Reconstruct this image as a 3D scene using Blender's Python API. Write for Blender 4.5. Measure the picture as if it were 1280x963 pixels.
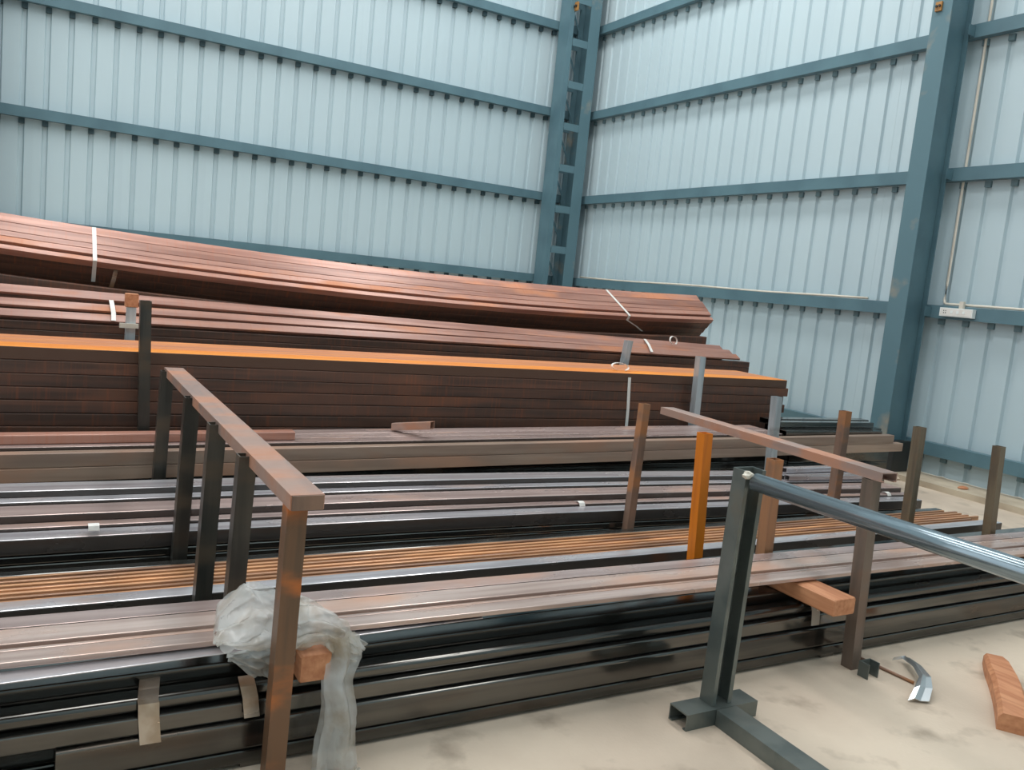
import bpy, bmesh, math, random
from mathutils import Vector, Matrix
random.seed(7)
for o in list(bpy.data.objects): bpy.data.objects.remove(o)
SC = bpy.context.scene
COL = SC.collection

# ------------------------------------------------------------------ camera
# world: X along the pipes (to the right), Y towards the back wall, Z up; floor z = 0
FPX, CX, CY, CAMH = 1052.39, 640.0, 481.5, 1.5
MR = ((0.8704, -0.4823, 0.0990), (0.0288, -0.1509, -0.9881), (0.4915, 0.8629, -0.1175))
cam_d = bpy.data.cameras.new('camera'); cam = bpy.data.objects.new('camera', cam_d); COL.objects.link(cam)
rgt = Vector(MR[0]).normalized(); fwd = Vector(MR[2]).normalized(); upv = rgt.cross(fwd).normalized()
fwd = upv.cross(rgt).normalized()
m = Matrix.Identity(4)
for i in range(3):
    m[i][0] = rgt[i]; m[i][1] = upv[i]; m[i][2] = -fwd[i]
m[2][3] = CAMH
cam.matrix_world = m
cam_d.sensor_fit = 'HORIZONTAL'; cam_d.sensor_width = 36.0; cam_d.lens = FPX / 1280.0 * 36.0
cam_d.clip_end = 200
SC.camera = cam

# ------------------------------------------------------------------ light
SC.view_settings.view_transform = 'Standard'
try: SC.view_settings.look = 'None'
except Exception: pass
SC.view_settings.gamma = 1.0
SC.view_settings.use_curve_mapping = False
SC.view_settings.exposure = 0.0
w = bpy.data.worlds.new('overcast_daylight'); SC.world = w; w.use_nodes = True
w.node_tree.nodes['Background'].inputs[0].default_value = (0.89, 0.96, 1.0, 1)
w.node_tree.nodes['Background'].inputs[1].default_value = 1.5
SKYLIGHTS_AND_FILL = [(-4.0, 160, 80), (0.6, 250, 100), (5.2, 320, 105)]   # centre x of the translucent roof strips, watts over the piles / of fill lamps added over the aisle
for i, (sx, pw, pa_) in enumerate(SKYLIGHTS_AND_FILL):
    for cy, ly, p_ in ((7.4, 7.6, pw), (-.6, 4.4, pa_)):
        ld = bpy.data.lights.new('skylight_or_fill', 'AREA'); ld.shape = 'RECTANGLE'
        ld.size = 1.4; ld.size_y = ly; ld.energy = p_; ld.color = (1.0, 0.99, 0.97)
        lo = bpy.data.objects.new('skylight_or_fill', ld); COL.objects.link(lo)
        lo.location = (sx, cy, 8.93)

# ------------------------------------------------------------------ helpers
def ray(px, py):
    a = (px - CX) / FPX; b = (py - CY) / FPX
    return rgt * a - upv * b + fwd
def P(px, py, y):
    d = ray(px, py); t = y / d.y
    return Vector((d.x * t, y, CAMH + d.z * t))
def PX(px, py, x):
    d = ray(px, py); t = x / d.x
    return Vector((x, d.y * t, CAMH + d.z * t))
def PZ(px, py, z):
    d = ray(px, py); t = (z - CAMH) / d.z
    return Vector((d.x * t, d.y * t, z))

def lin(c):
    c /= 255.0
    return c / 12.92 if c <= 0.04045 else ((c + 0.055) / 1.055) ** 2.4
def rgb(r, g, b): return (lin(r), lin(g), lin(b), 1)

def new_mat(name):
    mt = bpy.data.materials.new(name); mt.use_nodes = True
    return mt, mt.node_tree, mt.node_tree.nodes['Principled BSDF']

def steel(name, c1, c2, c3, rough=0.4, metal=0.4, stretch=(0.5, 9, 9), thr=(0.40, 0.62), rust=(0.52, 0.72), bump=0.05, vary=0.25, cross=0.0):
    """streaky mill-scale steel: c1/c2 streaks along the length, c3 rust patches"""
    mt, nt, bs = new_mat(name)
    N = nt.nodes; L = nt.links
    tc = N.new('ShaderNodeTexCoord'); oi = N.new('ShaderNodeObjectInfo')
    ad = N.new('ShaderNodeVectorMath'); ad.operation = 'ADD'
    sc = N.new('ShaderNodeVectorMath'); sc.operation = 'SCALE'; sc.inputs[0].default_value = (13.1, 7.7, 5.3)
    L.new(oi.outputs['Random'], sc.inputs['Scale'])
    L.new(tc.outputs['Object'], ad.inputs[0]); L.new(sc.outputs[0], ad.inputs[1])
    def noise(scale3, detail, sc_):
        mp = N.new('ShaderNodeMapping'); mp.inputs['Scale'].default_value = scale3
        L.new(ad.outputs[0], mp.inputs[0])
        n = N.new('ShaderNodeTexNoise'); n.inputs['Scale'].default_value = sc_; n.inputs['Detail'].default_value = detail
        L.new(mp.outputs[0], n.inputs['Vector']); return n
    def ramp(src, a, b):
        r = N.new('ShaderNodeMapRange'); r.inputs[1].default_value = a; r.inputs[2].default_value = b
        r.interpolation_type = 'SMOOTHSTEP'; L.new(src, r.inputs[0]); return r
    n1 = noise(stretch, 4, 2.0); n2 = noise((1.1, 3, 3), 6, 1.6)
    r1 = ramp(n1.outputs[0], *thr); r2 = ramp(n2.outputs[0], *rust)
    mx = N.new('ShaderNodeMix'); mx.data_type = 'RGBA'; mx.inputs['A'].default_value = c1; mx.inputs['B'].default_value = c2
    L.new(r1.outputs[0], mx.inputs['Factor'])
    mx2 = N.new('ShaderNodeMix'); mx2.data_type = 'RGBA'; mx2.inputs['B'].default_value = c3
    L.new(mx.outputs['Result'], mx2.inputs['A']); L.new(r2.outputs[0], mx2.inputs['Factor'])
    out = mx2.outputs['Result']
    if cross:
        n3 = noise((60, 1.5, 1.5), 4, 1.0); r3 = ramp(n3.outputs[0], 0.5, 0.75)
        mlt = N.new('ShaderNodeMath'); mlt.operation = 'MULTIPLY'; mlt.inputs[1].default_value = cross
        L.new(r3.outputs[0], mlt.inputs[0])
        mx3 = N.new('ShaderNodeMix'); mx3.data_type = 'RGBA'; mx3.inputs['B'].default_value = rgb(176, 92, 48)
        L.new(out, mx3.inputs['A']); L.new(mlt.outputs[0], mx3.inputs['Factor']); out = mx3.outputs['Result']
    hv = N.new('ShaderNodeHueSaturation')
    mv = N.new('ShaderNodeMapRange'); mv.inputs[3].default_value = 1 - vary; mv.inputs[4].default_value = 1 + vary
    L.new(oi.outputs['Random'], mv.inputs[0]); L.new(mv.outputs[0], hv.inputs['Value']); L.new(out, hv.inputs['Color'])
    L.new(hv.outputs[0], bs.inputs['Base Color'])
    bs.inputs['Metallic'].default_value = metal
    rr = N.new('ShaderNodeMapRange'); rr.inputs[3].default_value = max(0.05, rough - 0.1); rr.inputs[4].default_value = rough + 0.15
    L.new(r2.outputs[0], rr.inputs[0]); L.new(rr.outputs[0], bs.inputs['Roughness'])
    if bump:
        bp = N.new('ShaderNodeBump'); bp.inputs['Strength'].default_value = bump; bp.inputs['Distance'].default_value = 0.01
        L.new(n2.outputs[0], bp.inputs['Height']); L.new(bp.outputs[0], bs.inputs['Normal'])
    return mt

def dusted_or_shaded(name, c1, c2, side, rough=.55, metal=.1, rust=None, vary=.04):
    """rust powder or painted light on upward faces, scale or painted shade on sides"""
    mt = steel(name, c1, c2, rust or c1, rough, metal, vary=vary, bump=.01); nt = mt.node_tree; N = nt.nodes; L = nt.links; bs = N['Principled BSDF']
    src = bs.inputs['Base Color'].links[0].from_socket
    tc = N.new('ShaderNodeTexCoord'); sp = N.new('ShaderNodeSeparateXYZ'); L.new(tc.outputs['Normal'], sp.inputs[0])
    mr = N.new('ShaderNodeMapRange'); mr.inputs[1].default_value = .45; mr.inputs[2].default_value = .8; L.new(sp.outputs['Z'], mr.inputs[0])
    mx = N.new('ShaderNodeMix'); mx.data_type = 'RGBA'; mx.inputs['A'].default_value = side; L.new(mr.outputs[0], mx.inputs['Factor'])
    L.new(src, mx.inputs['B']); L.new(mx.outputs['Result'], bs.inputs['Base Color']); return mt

def paint(name, c1, c2, rough=0.5, scale=3.0, thr=(0.5, 0.75), stretch=(1, 1, 1), metal=0.0, bump=0.0, detail=5):
    mt, nt, bs = new_mat(name); N = nt.nodes; L = nt.links
    tc = N.new('ShaderNodeTexCoord'); mp = N.new('ShaderNodeMapping'); mp.inputs['Scale'].default_value = stretch
    L.new(tc.outputs['Object'], mp.inputs[0])
    n = N.new('ShaderNodeTexNoise'); n.inputs['Scale'].default_value = scale; n.inputs['Detail'].default_value = detail
    L.new(mp.outputs[0], n.inputs['Vector'])
    r = N.new('ShaderNodeMapRange'); r.inputs[1].default_value = thr[0]; r.inputs[2].default_value = thr[1]; L.new(n.outputs[0], r.inputs[0])
    mx = N.new('ShaderNodeMix'); mx.data_type = 'RGBA'; mx.inputs['A'].default_value = c1; mx.inputs['B'].default_value = c2
    L.new(r.outputs[0], mx.inputs['Factor']); L.new(mx.outputs['Result'], bs.inputs['Base Color'])
    bs.inputs['Roughness'].default_value = rough; bs.inputs['Metallic'].default_value = metal
    if bump:
        bp = N.new('ShaderNodeBump'); bp.inputs['Strength'].default_value = bump; bp.inputs['Distance'].default_value = 0.02
        L.new(n.outputs[0], bp.inputs['Height']); L.new(bp.outputs[0], bs.inputs['Normal'])
    return mt

def link_mesh(name, verts, faces, mat, parent=None, loc=None, smooth=False):
    me = bpy.data.meshes.new(name)
    if loc is None: loc = Vector((0, 0, 0))
    loc = Vector(loc)
    me.from_pydata([tuple(Vector(v) - loc) for v in verts], [], faces)
    me.validate(); me.update()
    bm = bmesh.new(); bm.from_mesh(me); bmesh.ops.recalc_face_normals(bm, faces=bm.faces); bm.to_mesh(me); bm.free()
    if mat: me.materials.append(mat)
    if smooth:
        for p in me.polygons: p.use_smooth = True
    o = bpy.data.objects.new(name, me); COL.objects.link(o); o.location = loc
    if parent is not None:
        o.parent = parent; o.location = loc - parent.location
    return o

def empty(name, loc):
    o = bpy.data.objects.new(name, None); COL.objects.link(o); o.location = loc; o.empty_display_size = 0.1
    return o
def tag(o, label=None, cat=None, group=None, kind=None):
    if label: o['label'] = label
    if cat: o['category'] = cat
    if group: o['group'] = group
    if kind: o['kind'] = kind
    return o

class MB:
    """collects vertices and faces of one mesh"""
    def __init__(s): s.v = []; s.f = []
    def box(s, x0, x1, y0, y1, z0, z1):
        n = len(s.v)
        s.v += [(x, y, z) for x in (x0, x1) for y in (y0, y1) for z in (z0, z1)]
        s.f += [tuple(n + i for i in q) for q in ((0, 1, 3, 2), (4, 6, 7, 5), (0, 4, 5, 1), (2, 3, 7, 6), (0, 2, 6, 4), (1, 5, 7, 3))]
        return s
    def sweep(s, rings, closed=True, caps=True):
        """rings: list of equal-length loops of points"""
        n = len(s.v); k = len(rings[0])
        for r in rings: s.v += [tuple(p) for p in r]
        for i in range(len(rings) - 1):
            for j in range(k if closed else k - 1):
                a = n + i * k + j; b = n + i * k + (j + 1) % k
                s.f.append((a, b, b + k, a + k))
        if caps and closed:
            s.f.append(tuple(n + j for j in range(k))); s.f.append(tuple(n + (len(rings) - 1) * k + j for j in range(k)))
        return s
    def build(s, name, mat, parent=None, smooth=False, loc=None):
        if loc is None:
            vs = s.v
            loc = Vector([(min(v[i] for v in vs) + max(v[i] for v in vs)) / 2 for i in range(3)])
        return link_mesh(name, s.v, s.f, mat, parent, loc, smooth)

def rrect(w, h, r, n=2):
    """rounded rectangle loop, u 0..w (back), v -h..0 (down)"""
    pts = []
    for cx, cy, a0 in ((w - r, -r, 0), (r, -r, 90), (r, -h + r, 180), (w - r, -h + r, 270)):
        for i in range(n + 1):
            a = math.radians(a0 + 90.0 * i / n); pts.append((cx + r * math.cos(a), cy + r * math.sin(a)))
    return pts

def tube_mesh(mb, fa, fb, w, h, tilt=0.0, du=0.0, dv=0.0, r=0.006, t=0.004, segs=1, sag=0.0, hollow=True, path=None, n=2):
    """tube from point fa to fb; fa/fb are the top front edge; section offset du (back) dv (up)"""
    ca, sa = math.cos(tilt), math.sin(tilt)
    t = min(t, w * .3, h * .3); r = min(r, w * .4, h * .4)
    def loop(sec, c):
        return [(c.x, c.y + (u + du) * ca - (v + dv) * sa, c.z + (u + du) * sa + (v + dv) * ca) for u, v in sec]
    so = rrect(w, h, r, n); ri = max(r - t, 0.0008)
    si = [(u + t, v - t) for u, v in rrect(w - 2 * t, h - 2 * t, ri, n)]
    if path: segs = len(path) - 1
    outer = []; inner = []
    for i in range(segs + 1):
        q = i / segs; c = path[i] if path else fa.lerp(fb, q); c = Vector((c.x, c.y, c.z - sag * 4 * q * (1 - q)))
        outer.append(loop(so, c)); inner.append(loop(si, c))
    mb.sweep(outer, caps=not hollow)
    if hollow:
        mb.sweep(inner, caps=False)
        k = len(so); base = len(mb.v) - 2 * k * (segs + 1)
        for o0, i0 in ((base, base + k * (segs + 1)), (base + k * segs, base + k * (segs + 1) + k * segs)):
            for j in range(k):
                mb.f.append((o0 + j, o0 + (j + 1) % k, i0 + (j + 1) % k, i0 + j))
    return mb

def edge(pa, pb, ya, yb=None, x0=None, x1=None):
    """two pixels on a piece's top front edge, their depths -> the edge's ends at world x0, x1"""
    A = P(pa[0], pa[1], ya); B = P(pb[0], pb[1], ya if yb is None else yb)
    f = lambda x: A.lerp(B, (x - A.x) / (B.x - A.x))
    return f(x0), f(x1)

def tube(name, e, w, h, mat, label, group=None, cat='steel tube', **k):
    o = tube_mesh(MB(), e and e[0], e and e[1], w, h, **k).build(name, mat)
    return tag(o, label, cat, group)

def bar_between(mb, a, b, sx, sy):
    """square bar (section sx by sy, axis-aligned) from a to b, mostly upright"""
    rings = []
    for c in (a, b):
        rings.append([(c.x - sx / 2, c.y - sy / 2, c.z), (c.x + sx / 2, c.y - sy / 2, c.z), (c.x + sx / 2, c.y + sy / 2, c.z), (c.x - sx / 2, c.y + sy / 2, c.z)])
    return mb.sweep(rings)

def hollow_post(mb, a, b, s, t=0.004):
    ro = []; ri = []
    for c in (a, b):
        for lst, q in ((ro, s / 2), (ri, s / 2 - t)):
            lst.append([(c.x - q, c.y - q, c.z), (c.x + q, c.y - q, c.z), (c.x + q, c.y + q, c.z), (c.x - q, c.y + q, c.z)])
    mb.sweep(ro, caps=False); mb.sweep(ri, caps=False)
    n = len(mb.v) - 16
    for o0, i0 in ((n, n + 8), (n + 4, n + 12)):
        for j in range(4): mb.f.append((o0 + j, o0 + (j + 1) % 4, i0 + (j + 1) % 4, i0 + j))
    return mb

def prism(mb, sec, a, b, ux, uy):
    """polygon section (list of (p,q)) extruded from a to b; section axes ux, uy"""
    mb.sweep([[tuple(c + ux * p + uy * q) for p, q in sec] for c in (a, b)])
    return mb

def csec(w, h, t, lip):
    """lipped channel outline: web on q=0 side, open towards +q; p across"""
    return [(0, 0), (w, 0), (w, h), (w - lip, h), (w - lip, h - t), (w - t, h - t), (w - t, t), (t, t), (t, h - t), (lip, h - t), (lip, h), (0, h)]

def band(mb, pts, width, thick=0.0015, axis=Vector((1, 0, 0))):
    """strap of given width along axis following pts"""
    n = len(pts); rings = []
    for i, p in enumerate(pts):
        a = pts[max(i - 1, 0)]; b = pts[min(i + 1, n - 1)]
        nn = (b - a).cross(axis).normalized() * thick
        hw = axis * (width / 2)
        rings.append([tuple(p - hw - nn), tuple(p + hw - nn), tuple(p + hw + nn), tuple(p - hw + nn)])
    return mb.sweep(rings)

# ------------------------------------------------------------------ materials
M = {}
M['sheet'] = paint('pale_blue_sheet', rgb(189, 207, 213), rgb(182, 200, 207), 0.42, 0.9, (0.4, 0.7), (1, 1, 0.15))
M['teal'] = paint('teal_paint', rgb(90, 121, 131), rgb(78, 107, 118), 0.45, 2.0, (0.4, 0.7))
M['teal_worn'] = paint('teal_paint_worn', rgb(88, 119, 129), rgb(140, 138, 128), 0.5, 2.2, (0.60, 0.72))
M['floor'] = None
M['dark'] = steel('black_mill_scale', rgb(114, 112, 108), rgb(90, 90, 88), rgb(112, 98, 86), 0.24, 0.9, thr=(.35, .65), rust=(.55, .8))
M['grey'] = steel('grey_mill_scale', rgb(204, 199, 202), rgb(178, 172, 175), rgb(168, 146, 138), 0.30, 0.6, rust=(.5, .75), bump=.01)
M['mauve'] = steel('mauve_rusting_steel', rgb(178, 154, 148), rgb(152, 130, 124), rgb(168, 130, 114), 0.33, 0.5, rust=(.45, .7), bump=.01)
M['gsec'] = steel('pinkish_flat_section', rgb(204, 182, 172), rgb(178, 154, 144), rgb(190, 152, 132), 0.33, 0.35, rust=(.45, .7), bump=.01, vary=.1)
M['midpost'] = steel('grey_brown_post', rgb(112, 98, 88), rgb(92, 84, 76), rgb(126, 96, 76), 0.45, 0.2, stretch=(9, 9, .6), rust=(.55, .75), vary=.05)
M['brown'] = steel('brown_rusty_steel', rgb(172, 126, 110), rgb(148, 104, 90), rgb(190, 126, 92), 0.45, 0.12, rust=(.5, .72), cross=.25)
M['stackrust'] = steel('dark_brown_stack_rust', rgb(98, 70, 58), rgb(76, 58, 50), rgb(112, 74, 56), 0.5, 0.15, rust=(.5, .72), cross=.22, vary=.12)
M['orange'] = steel('bright_orange_rust', rgb(222, 138, 66), rgb(206, 116, 46), rgb(230, 150, 84), 0.55, 0.1, rust=(.5, .7), vary=.05)
M['orangetop'] = dusted_or_shaded('orange_rust_dust', rgb(236, 146, 40), rgb(226, 132, 52), rgb(92, 66, 52))
M['pinktop'] = dusted_or_shaded('pinkish_rust_dust', rgb(216, 140, 84), rgb(196, 128, 92), rgb(92, 66, 52))
SIDE_SHADE = rgb(84, 80, 78)  # shade painted into the side faces of the grey and mauve tubes
M['grey_sideshade'] = dusted_or_shaded('grey_scale_shaded_side', rgb(206, 202, 205), rgb(182, 176, 180), SIDE_SHADE, .32, .5, rgb(176, 154, 146), .1)
M['mauve_sideshade'] = dusted_or_shaded('mauve_scale_shaded_side', rgb(196, 174, 168), rgb(172, 150, 144), rgb(86, 76, 72), .36, .4, rgb(182, 146, 130), .12)
M['tanpost'] = steel('orange_tan_post', rgb(168, 120, 86), rgb(142, 106, 82), rgb(196, 124, 66), 0.5, 0.15, stretch=(9, 9, .6), rust=(.45, .62), vary=.04)
M['frontpost'] = steel('rusty_front_post', rgb(112, 82, 60), rgb(92, 72, 56), rgb(196, 112, 52), 0.5, 0.15, stretch=(9, 9, .6), rust=(.45, .6), vary=.02)
M['olivepost'] = steel('olive_rusty_post', rgb(122, 108, 88), rgb(98, 86, 72), rgb(120, 96, 70), 0.5, 0.15, stretch=(9, 9, .6), vary=.05)
M['tan'] = steel('tan_rusting_steel', rgb(182, 156, 138), rgb(164, 138, 122), rgb(186, 144, 120), 0.42, 0.15, rust=(.45, .7))
M['rod'] = steel('orange_rusty_bar', rgb(196, 144, 104), rgb(150, 112, 90), rgb(206, 150, 104), 0.42, 0.25, rust=(.45, .7), vary=.3)
M['postrust'] = steel('rusty_post', rgb(136, 108, 92), rgb(116, 94, 82), rgb(164, 112, 74), 0.5, 0.2, stretch=(9, 9, .6), rust=(.5, .66))
M['postorange'] = steel('orange_post', rgb(226, 128, 30), rgb(212, 116, 34), rgb(196, 110, 50), 0.5, 0.1, stretch=(9, 9, .6), rust=(.6, .75), vary=.03)
M['postgrey'] = steel('grey_post', rgb(196, 202, 206), rgb(172, 180, 184), rgb(128, 116, 106), 0.4, 0.4, stretch=(9, 9, .6), rust=(.6, .8), vary=.12)
M['postdark'] = steel('dark_post', rgb(76, 72, 66), rgb(60, 58, 54), rgb(98, 82, 66), 0.42, 0.35, stretch=(9, 9, .6), rust=(.52, .75), vary=.1)
M['rail'] = steel('rusty_rail', rgb(178, 146, 132), rgb(158, 136, 128), rgb(184, 132, 106), 0.45, 0.25, stretch=(9, .6, 9), rust=(.45, .68), vary=.05)
M['frame'] = steel('greenish_grey_frame', rgb(112, 118, 114), rgb(94, 102, 100), rgb(118, 112, 100), 0.4, 0.45, stretch=(3, 3, 3), rust=(.58, .8), vary=.05)
M['pipe'] = steel('blue_grey_pipe', rgb(150, 164, 172), rgb(130, 144, 152), rgb(150, 154, 154), 0.3, 0.75, stretch=(9, .6, 9), rust=(.6, .8), vary=.02)
M['white'] = paint('white_strap', rgb(232, 228, 222), rgb(214, 208, 200), 0.4, 6)
M['metalstrap'] = steel('metal_strap', rgb(190, 178, 164), rgb(166, 150, 132), rgb(170, 128, 92), 0.35, 0.6, stretch=(6, 6, 6), rust=(.5, .68))
M['conduit'] = paint('cream_conduit', rgb(216, 208, 194), rgb(196, 186, 170), 0.5, 4)
M['socket'] = paint('white_plastic', rgb(236, 240, 238), rgb(226, 230, 228), 0.35, 4)
M['black'] = paint('black_plastic', rgb(40, 42, 42), rgb(52, 52, 50), 0.5, 4)
M['brass'] = paint('ochre_fitting', rgb(170, 120, 60), rgb(120, 84, 50), 0.5, 20)

def wood_mat():
    mt, nt, bs = new_mat('reddish_timber'); N = nt.nodes; L = nt.links
    tc = N.new('ShaderNodeTexCoord'); mp = N.new('ShaderNodeMapping'); mp.inputs['Scale'].default_value = (18, 2.0, 18)
    L.new(tc.outputs['Object'], mp.inputs[0])
    n = N.new('ShaderNodeTexNoise'); n.inputs['Scale'].default_value = 2.2; n.inputs['Detail'].default_value = 6; L.new(mp.outputs[0], n.inputs['Vector'])
    r = N.new('ShaderNodeValToRGB'); r.color_ramp.elements[0].color = rgb(176, 112, 76); r.color_ramp.elements[1].color = rgb(208, 148, 108)
    r.color_ramp.elements[0].position = .3; r.color_ramp.elements[1].position = .68
    L.new(n.outputs[0], r.inputs[0]); L.new(r.outputs[0], bs.inputs['Base Color']); bs.inputs['Roughness'].default_value = .65
    return mt
M['wood'] = wood_mat()

def floor_mat():
    mt, nt, bs = new_mat('dusty_concrete'); N = nt.nodes; L = nt.links
    tc = N.new('ShaderNodeTexCoord')
    def nz(s, d, st=(1, 1, 1)):
        mp = N.new('ShaderNodeMapping'); mp.inputs['Scale'].default_value = st; L.new(tc.outputs['Object'], mp.inputs[0])
        n = N.new('ShaderNodeTexNoise'); n.inputs['Scale'].default_value = s; n.inputs['Detail'].default_value = d; L.new(mp.outputs[0], n.inputs['Vector']); return n
    a = nz(1.1, 6); b = nz(5.5, 8); c = nz(60, 3)
    r = N.new('ShaderNodeValToRGB'); r.color_ramp.elements[0].color = rgb(186, 168, 150); r.color_ramp.elements[1].color = rgb(214, 197, 177)
    r.color_ramp.elements[0].position = .32; r.color_ramp.elements[1].position = .62
    L.new(a.outputs[0], r.inputs[0])
    r2 = N.new('ShaderNodeMapRange'); r2.inputs[1].default_value = .56; r2.inputs[2].default_value = .74; L.new(b.outputs[0], r2.inputs[0])
    ml = N.new('ShaderNodeMath'); ml.operation = 'MULTIPLY'; ml.inputs[1].default_value = .55; L.new(r2.outputs[0], ml.inputs[0])
    mx = N.new('ShaderNodeMix'); mx.data_type = 'RGBA'; mx.inputs['B'].default_value = rgb(132, 116, 100)
    L.new(r.outputs[0], mx.inputs['A']); L.new(ml.outputs[0], mx.inputs['Factor']); L.new(mx.outputs['Result'], bs.inputs['Base Color'])
    bs.inputs['Roughness'].default_value = .75
    bp = N.new('ShaderNodeBump'); bp.inputs['Strength'].default_value = .15; bp.inputs['Distance'].default_value = .01
    L.new(c.outputs[0], bp.inputs['Height']); L.new(bp.outputs[0], bs.inputs['Normal'])
    return mt
M['floor'] = floor_mat()

def plastic_mat():
    mt, nt, bs = new_mat('dusty_clear_polythene'); N = nt.nodes; L = nt.links
    tc = N.new('ShaderNodeTexCoord'); n = N.new('ShaderNodeTexNoise'); n.inputs['Scale'].default_value = 9; n.inputs['Detail'].default_value = 5
    L.new(tc.outputs['Object'], n.inputs['Vector'])
    r = N.new('ShaderNodeValToRGB'); r.color_ramp.elements[0].color = rgb(228, 229, 227); r.color_ramp.elements[1].color = rgb(190, 174, 148)
    r.color_ramp.elements[0].position = .45; r.color_ramp.elements[1].position = .72
    L.new(n.outputs[0], r.inputs[0]); L.new(r.outputs[0], bs.inputs['Base Color'])
    bs.inputs['Roughness'].default_value = .18; bs.inputs['Specular IOR Level'].default_value = .7
    tr = N.new('ShaderNodeBsdfTransparent'); tl = N.new('ShaderNodeBsdfTranslucent'); L.new(r.outputs[0], tl.inputs[0])
    m1 = N.new('ShaderNodeMixShader'); m1.inputs[0].default_value = .3; L.new(bs.outputs[0], m1.inputs[1]); L.new(tl.outputs[0], m1.inputs[2])
    m2 = N.new('ShaderNodeMixShader'); m2.inputs[0].default_value = .5; L.new(m1.outputs[0], m2.inputs[1]); L.new(tr.outputs[0], m2.inputs[2])
    L.new(m2.outputs[0], nt.nodes['Material Output'].inputs[0])
    return mt
M['polythene'] = plastic_mat()

# ------------------------------------------------------------------ setting
XW, YW = 7.6, 11.95            # inner faces of the wall girts
XS, YS = 7.72, 12.07           # wall sheets
X0, Y0, HT = -8.0, -4.0, 8.8
flo = MB().box(X0 - 12, 8.0, Y0, 12.4, -0.1, 0.0).build('floor', M['floor']); tag(flo, kind='structure', label='dusty beige concrete floor', cat='floor')

def sheet_profile(off):
    """one metre of trapezoid sheet: (s, depth); ribs are recesses seen from inside, at off + .25k"""
    pts = []
    for k in range(4):
        c = .25 * k + off
        pts += [(c - .125, 0), (c - .034, 0), (c - .020, .030), (c + .020, .030), (c + .034, 0)]
    pts.append((off + .875, 0)); return pts

wall_b = empty('wall_back', (0, YS, 0)); tag(wall_b, 'pale blue corrugated sheet wall behind the bundles', 'wall', kind='structure')
wall_r = empty('wall_right', (XS, 0, 0)); tag(wall_r, 'pale blue corrugated sheet wall beside the tube ends', 'wall', kind='structure')
def sheet_verts(back):
    v = []; f = []; pr = sheet_profile(.125)
    for z in (0.06, HT):
        for s, d in pr: v.append((s, d, z) if back else (d, -s, z))
    n = len(pr)
    for i in range(n - 1): f.append((i, i + 1, n + i + 1, n + i))
    return v, f
def mk_sheet_mesh(back):
    v, f = sheet_verts(back); o = link_mesh('wall_sheet', v, f, M['sheet'])
    bm = bmesh.new(); bm.from_mesh(o.data); bmesh.ops.solidify(bm, geom=bm.faces[:], thickness=0.002); bm.to_mesh(o.data); bm.free()
    return o
sb = mk_sheet_mesh(True); sr = mk_sheet_mesh(False)
first = True
for i in range(-9, 8):
    o = sb if first else sb.copy()
    if not first: COL.objects.link(o)
    first = False
    o.parent = wall_b; o.location = (i - .125, 0.0015 * (i % 2), 0)
    if i == 7: o.scale = (0.84, 1, 1)
first = True
for i in range(-4, 12):
    o = sr if first else sr.copy()
    if not first: COL.objects.link(o)
    first = False
    o.parent = wall_r; o.location = (0.0015 * (i % 2), i + 1.065, 0)
GZ = [0.385, 1.715, 3.03, 4.36, 5.68, 7.01, 8.34]      # girt top heights
GH = 0.125
for z in GZ:
    sec = [(0, 0), (.085, 0), (.085, -.004), (.004, -.004), (.004, -GH + .004), (.085, -GH + .004), (.085, -GH), (0, -GH)]
    prism(MB(), sec, Vector((X0 + .2, YW, z)), Vector((7.58, YW, z)), Vector((0, 1, 0)), Vector((0, 0, 1))).build('girt', M['teal'], wall_b)
    prism(MB(), sec, Vector((XW, Y0 + .2, z)), Vector((XW, 11.94, z)), Vector((1, 0, 0)), Vector((0, 0, 1))).build('girt', M['teal'], wall_r)
M['tooth_shade_b'] = paint('dark_teal_shadow', rgb(62, 86, 94), rgb(54, 76, 84), .6, 3)
M['tooth_shade_r'] = paint('grey_teal_shadow', rgb(112, 138, 146), rgb(100, 126, 134), .6, 3)
for z in GZ:                                  # added blocks coloured as the shadow teeth below each girt
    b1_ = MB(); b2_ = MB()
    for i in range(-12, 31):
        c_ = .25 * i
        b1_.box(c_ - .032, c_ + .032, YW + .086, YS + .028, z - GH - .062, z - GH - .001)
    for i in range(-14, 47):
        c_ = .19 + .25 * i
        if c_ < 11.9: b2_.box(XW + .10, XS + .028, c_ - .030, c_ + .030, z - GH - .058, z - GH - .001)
    tag(b1_.build('rib_shadow_teeth', M['tooth_shade_b'], wall_b), kind='stuff')
    tag(b2_.build('rib_shadow_teeth', M['tooth_shade_r'], wall_r), kind='stuff')
kb = MB()
kb.box(7.30, 7.98, -3.9, 11.9, 0.0, 0.055)
kerb = kb.build('trim_1', paint('dusty_kerb_concrete', rgb(196, 182, 160), rgb(166, 150, 130), .8, 3, (.4, .7), bump=.3)); tag(kerb, 'low dusty concrete kerb along the sheet wall', 'kerb', kind='structure')

wf = MB().box(X0, 7.98, Y0 - .1, Y0 - .02, 0, HT); tag(wf.build('wall_front', M['sheet']), 'pale sheet wall closing the shed opposite the bundles', 'wall', kind='structure')
wl = MB().box(X0 - .1, X0, Y0, 2.5, 0, HT); tag(wl.build('wall_left', M['sheet']), 'pale sheet wall beside the open bay', 'wall', kind='structure')
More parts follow.
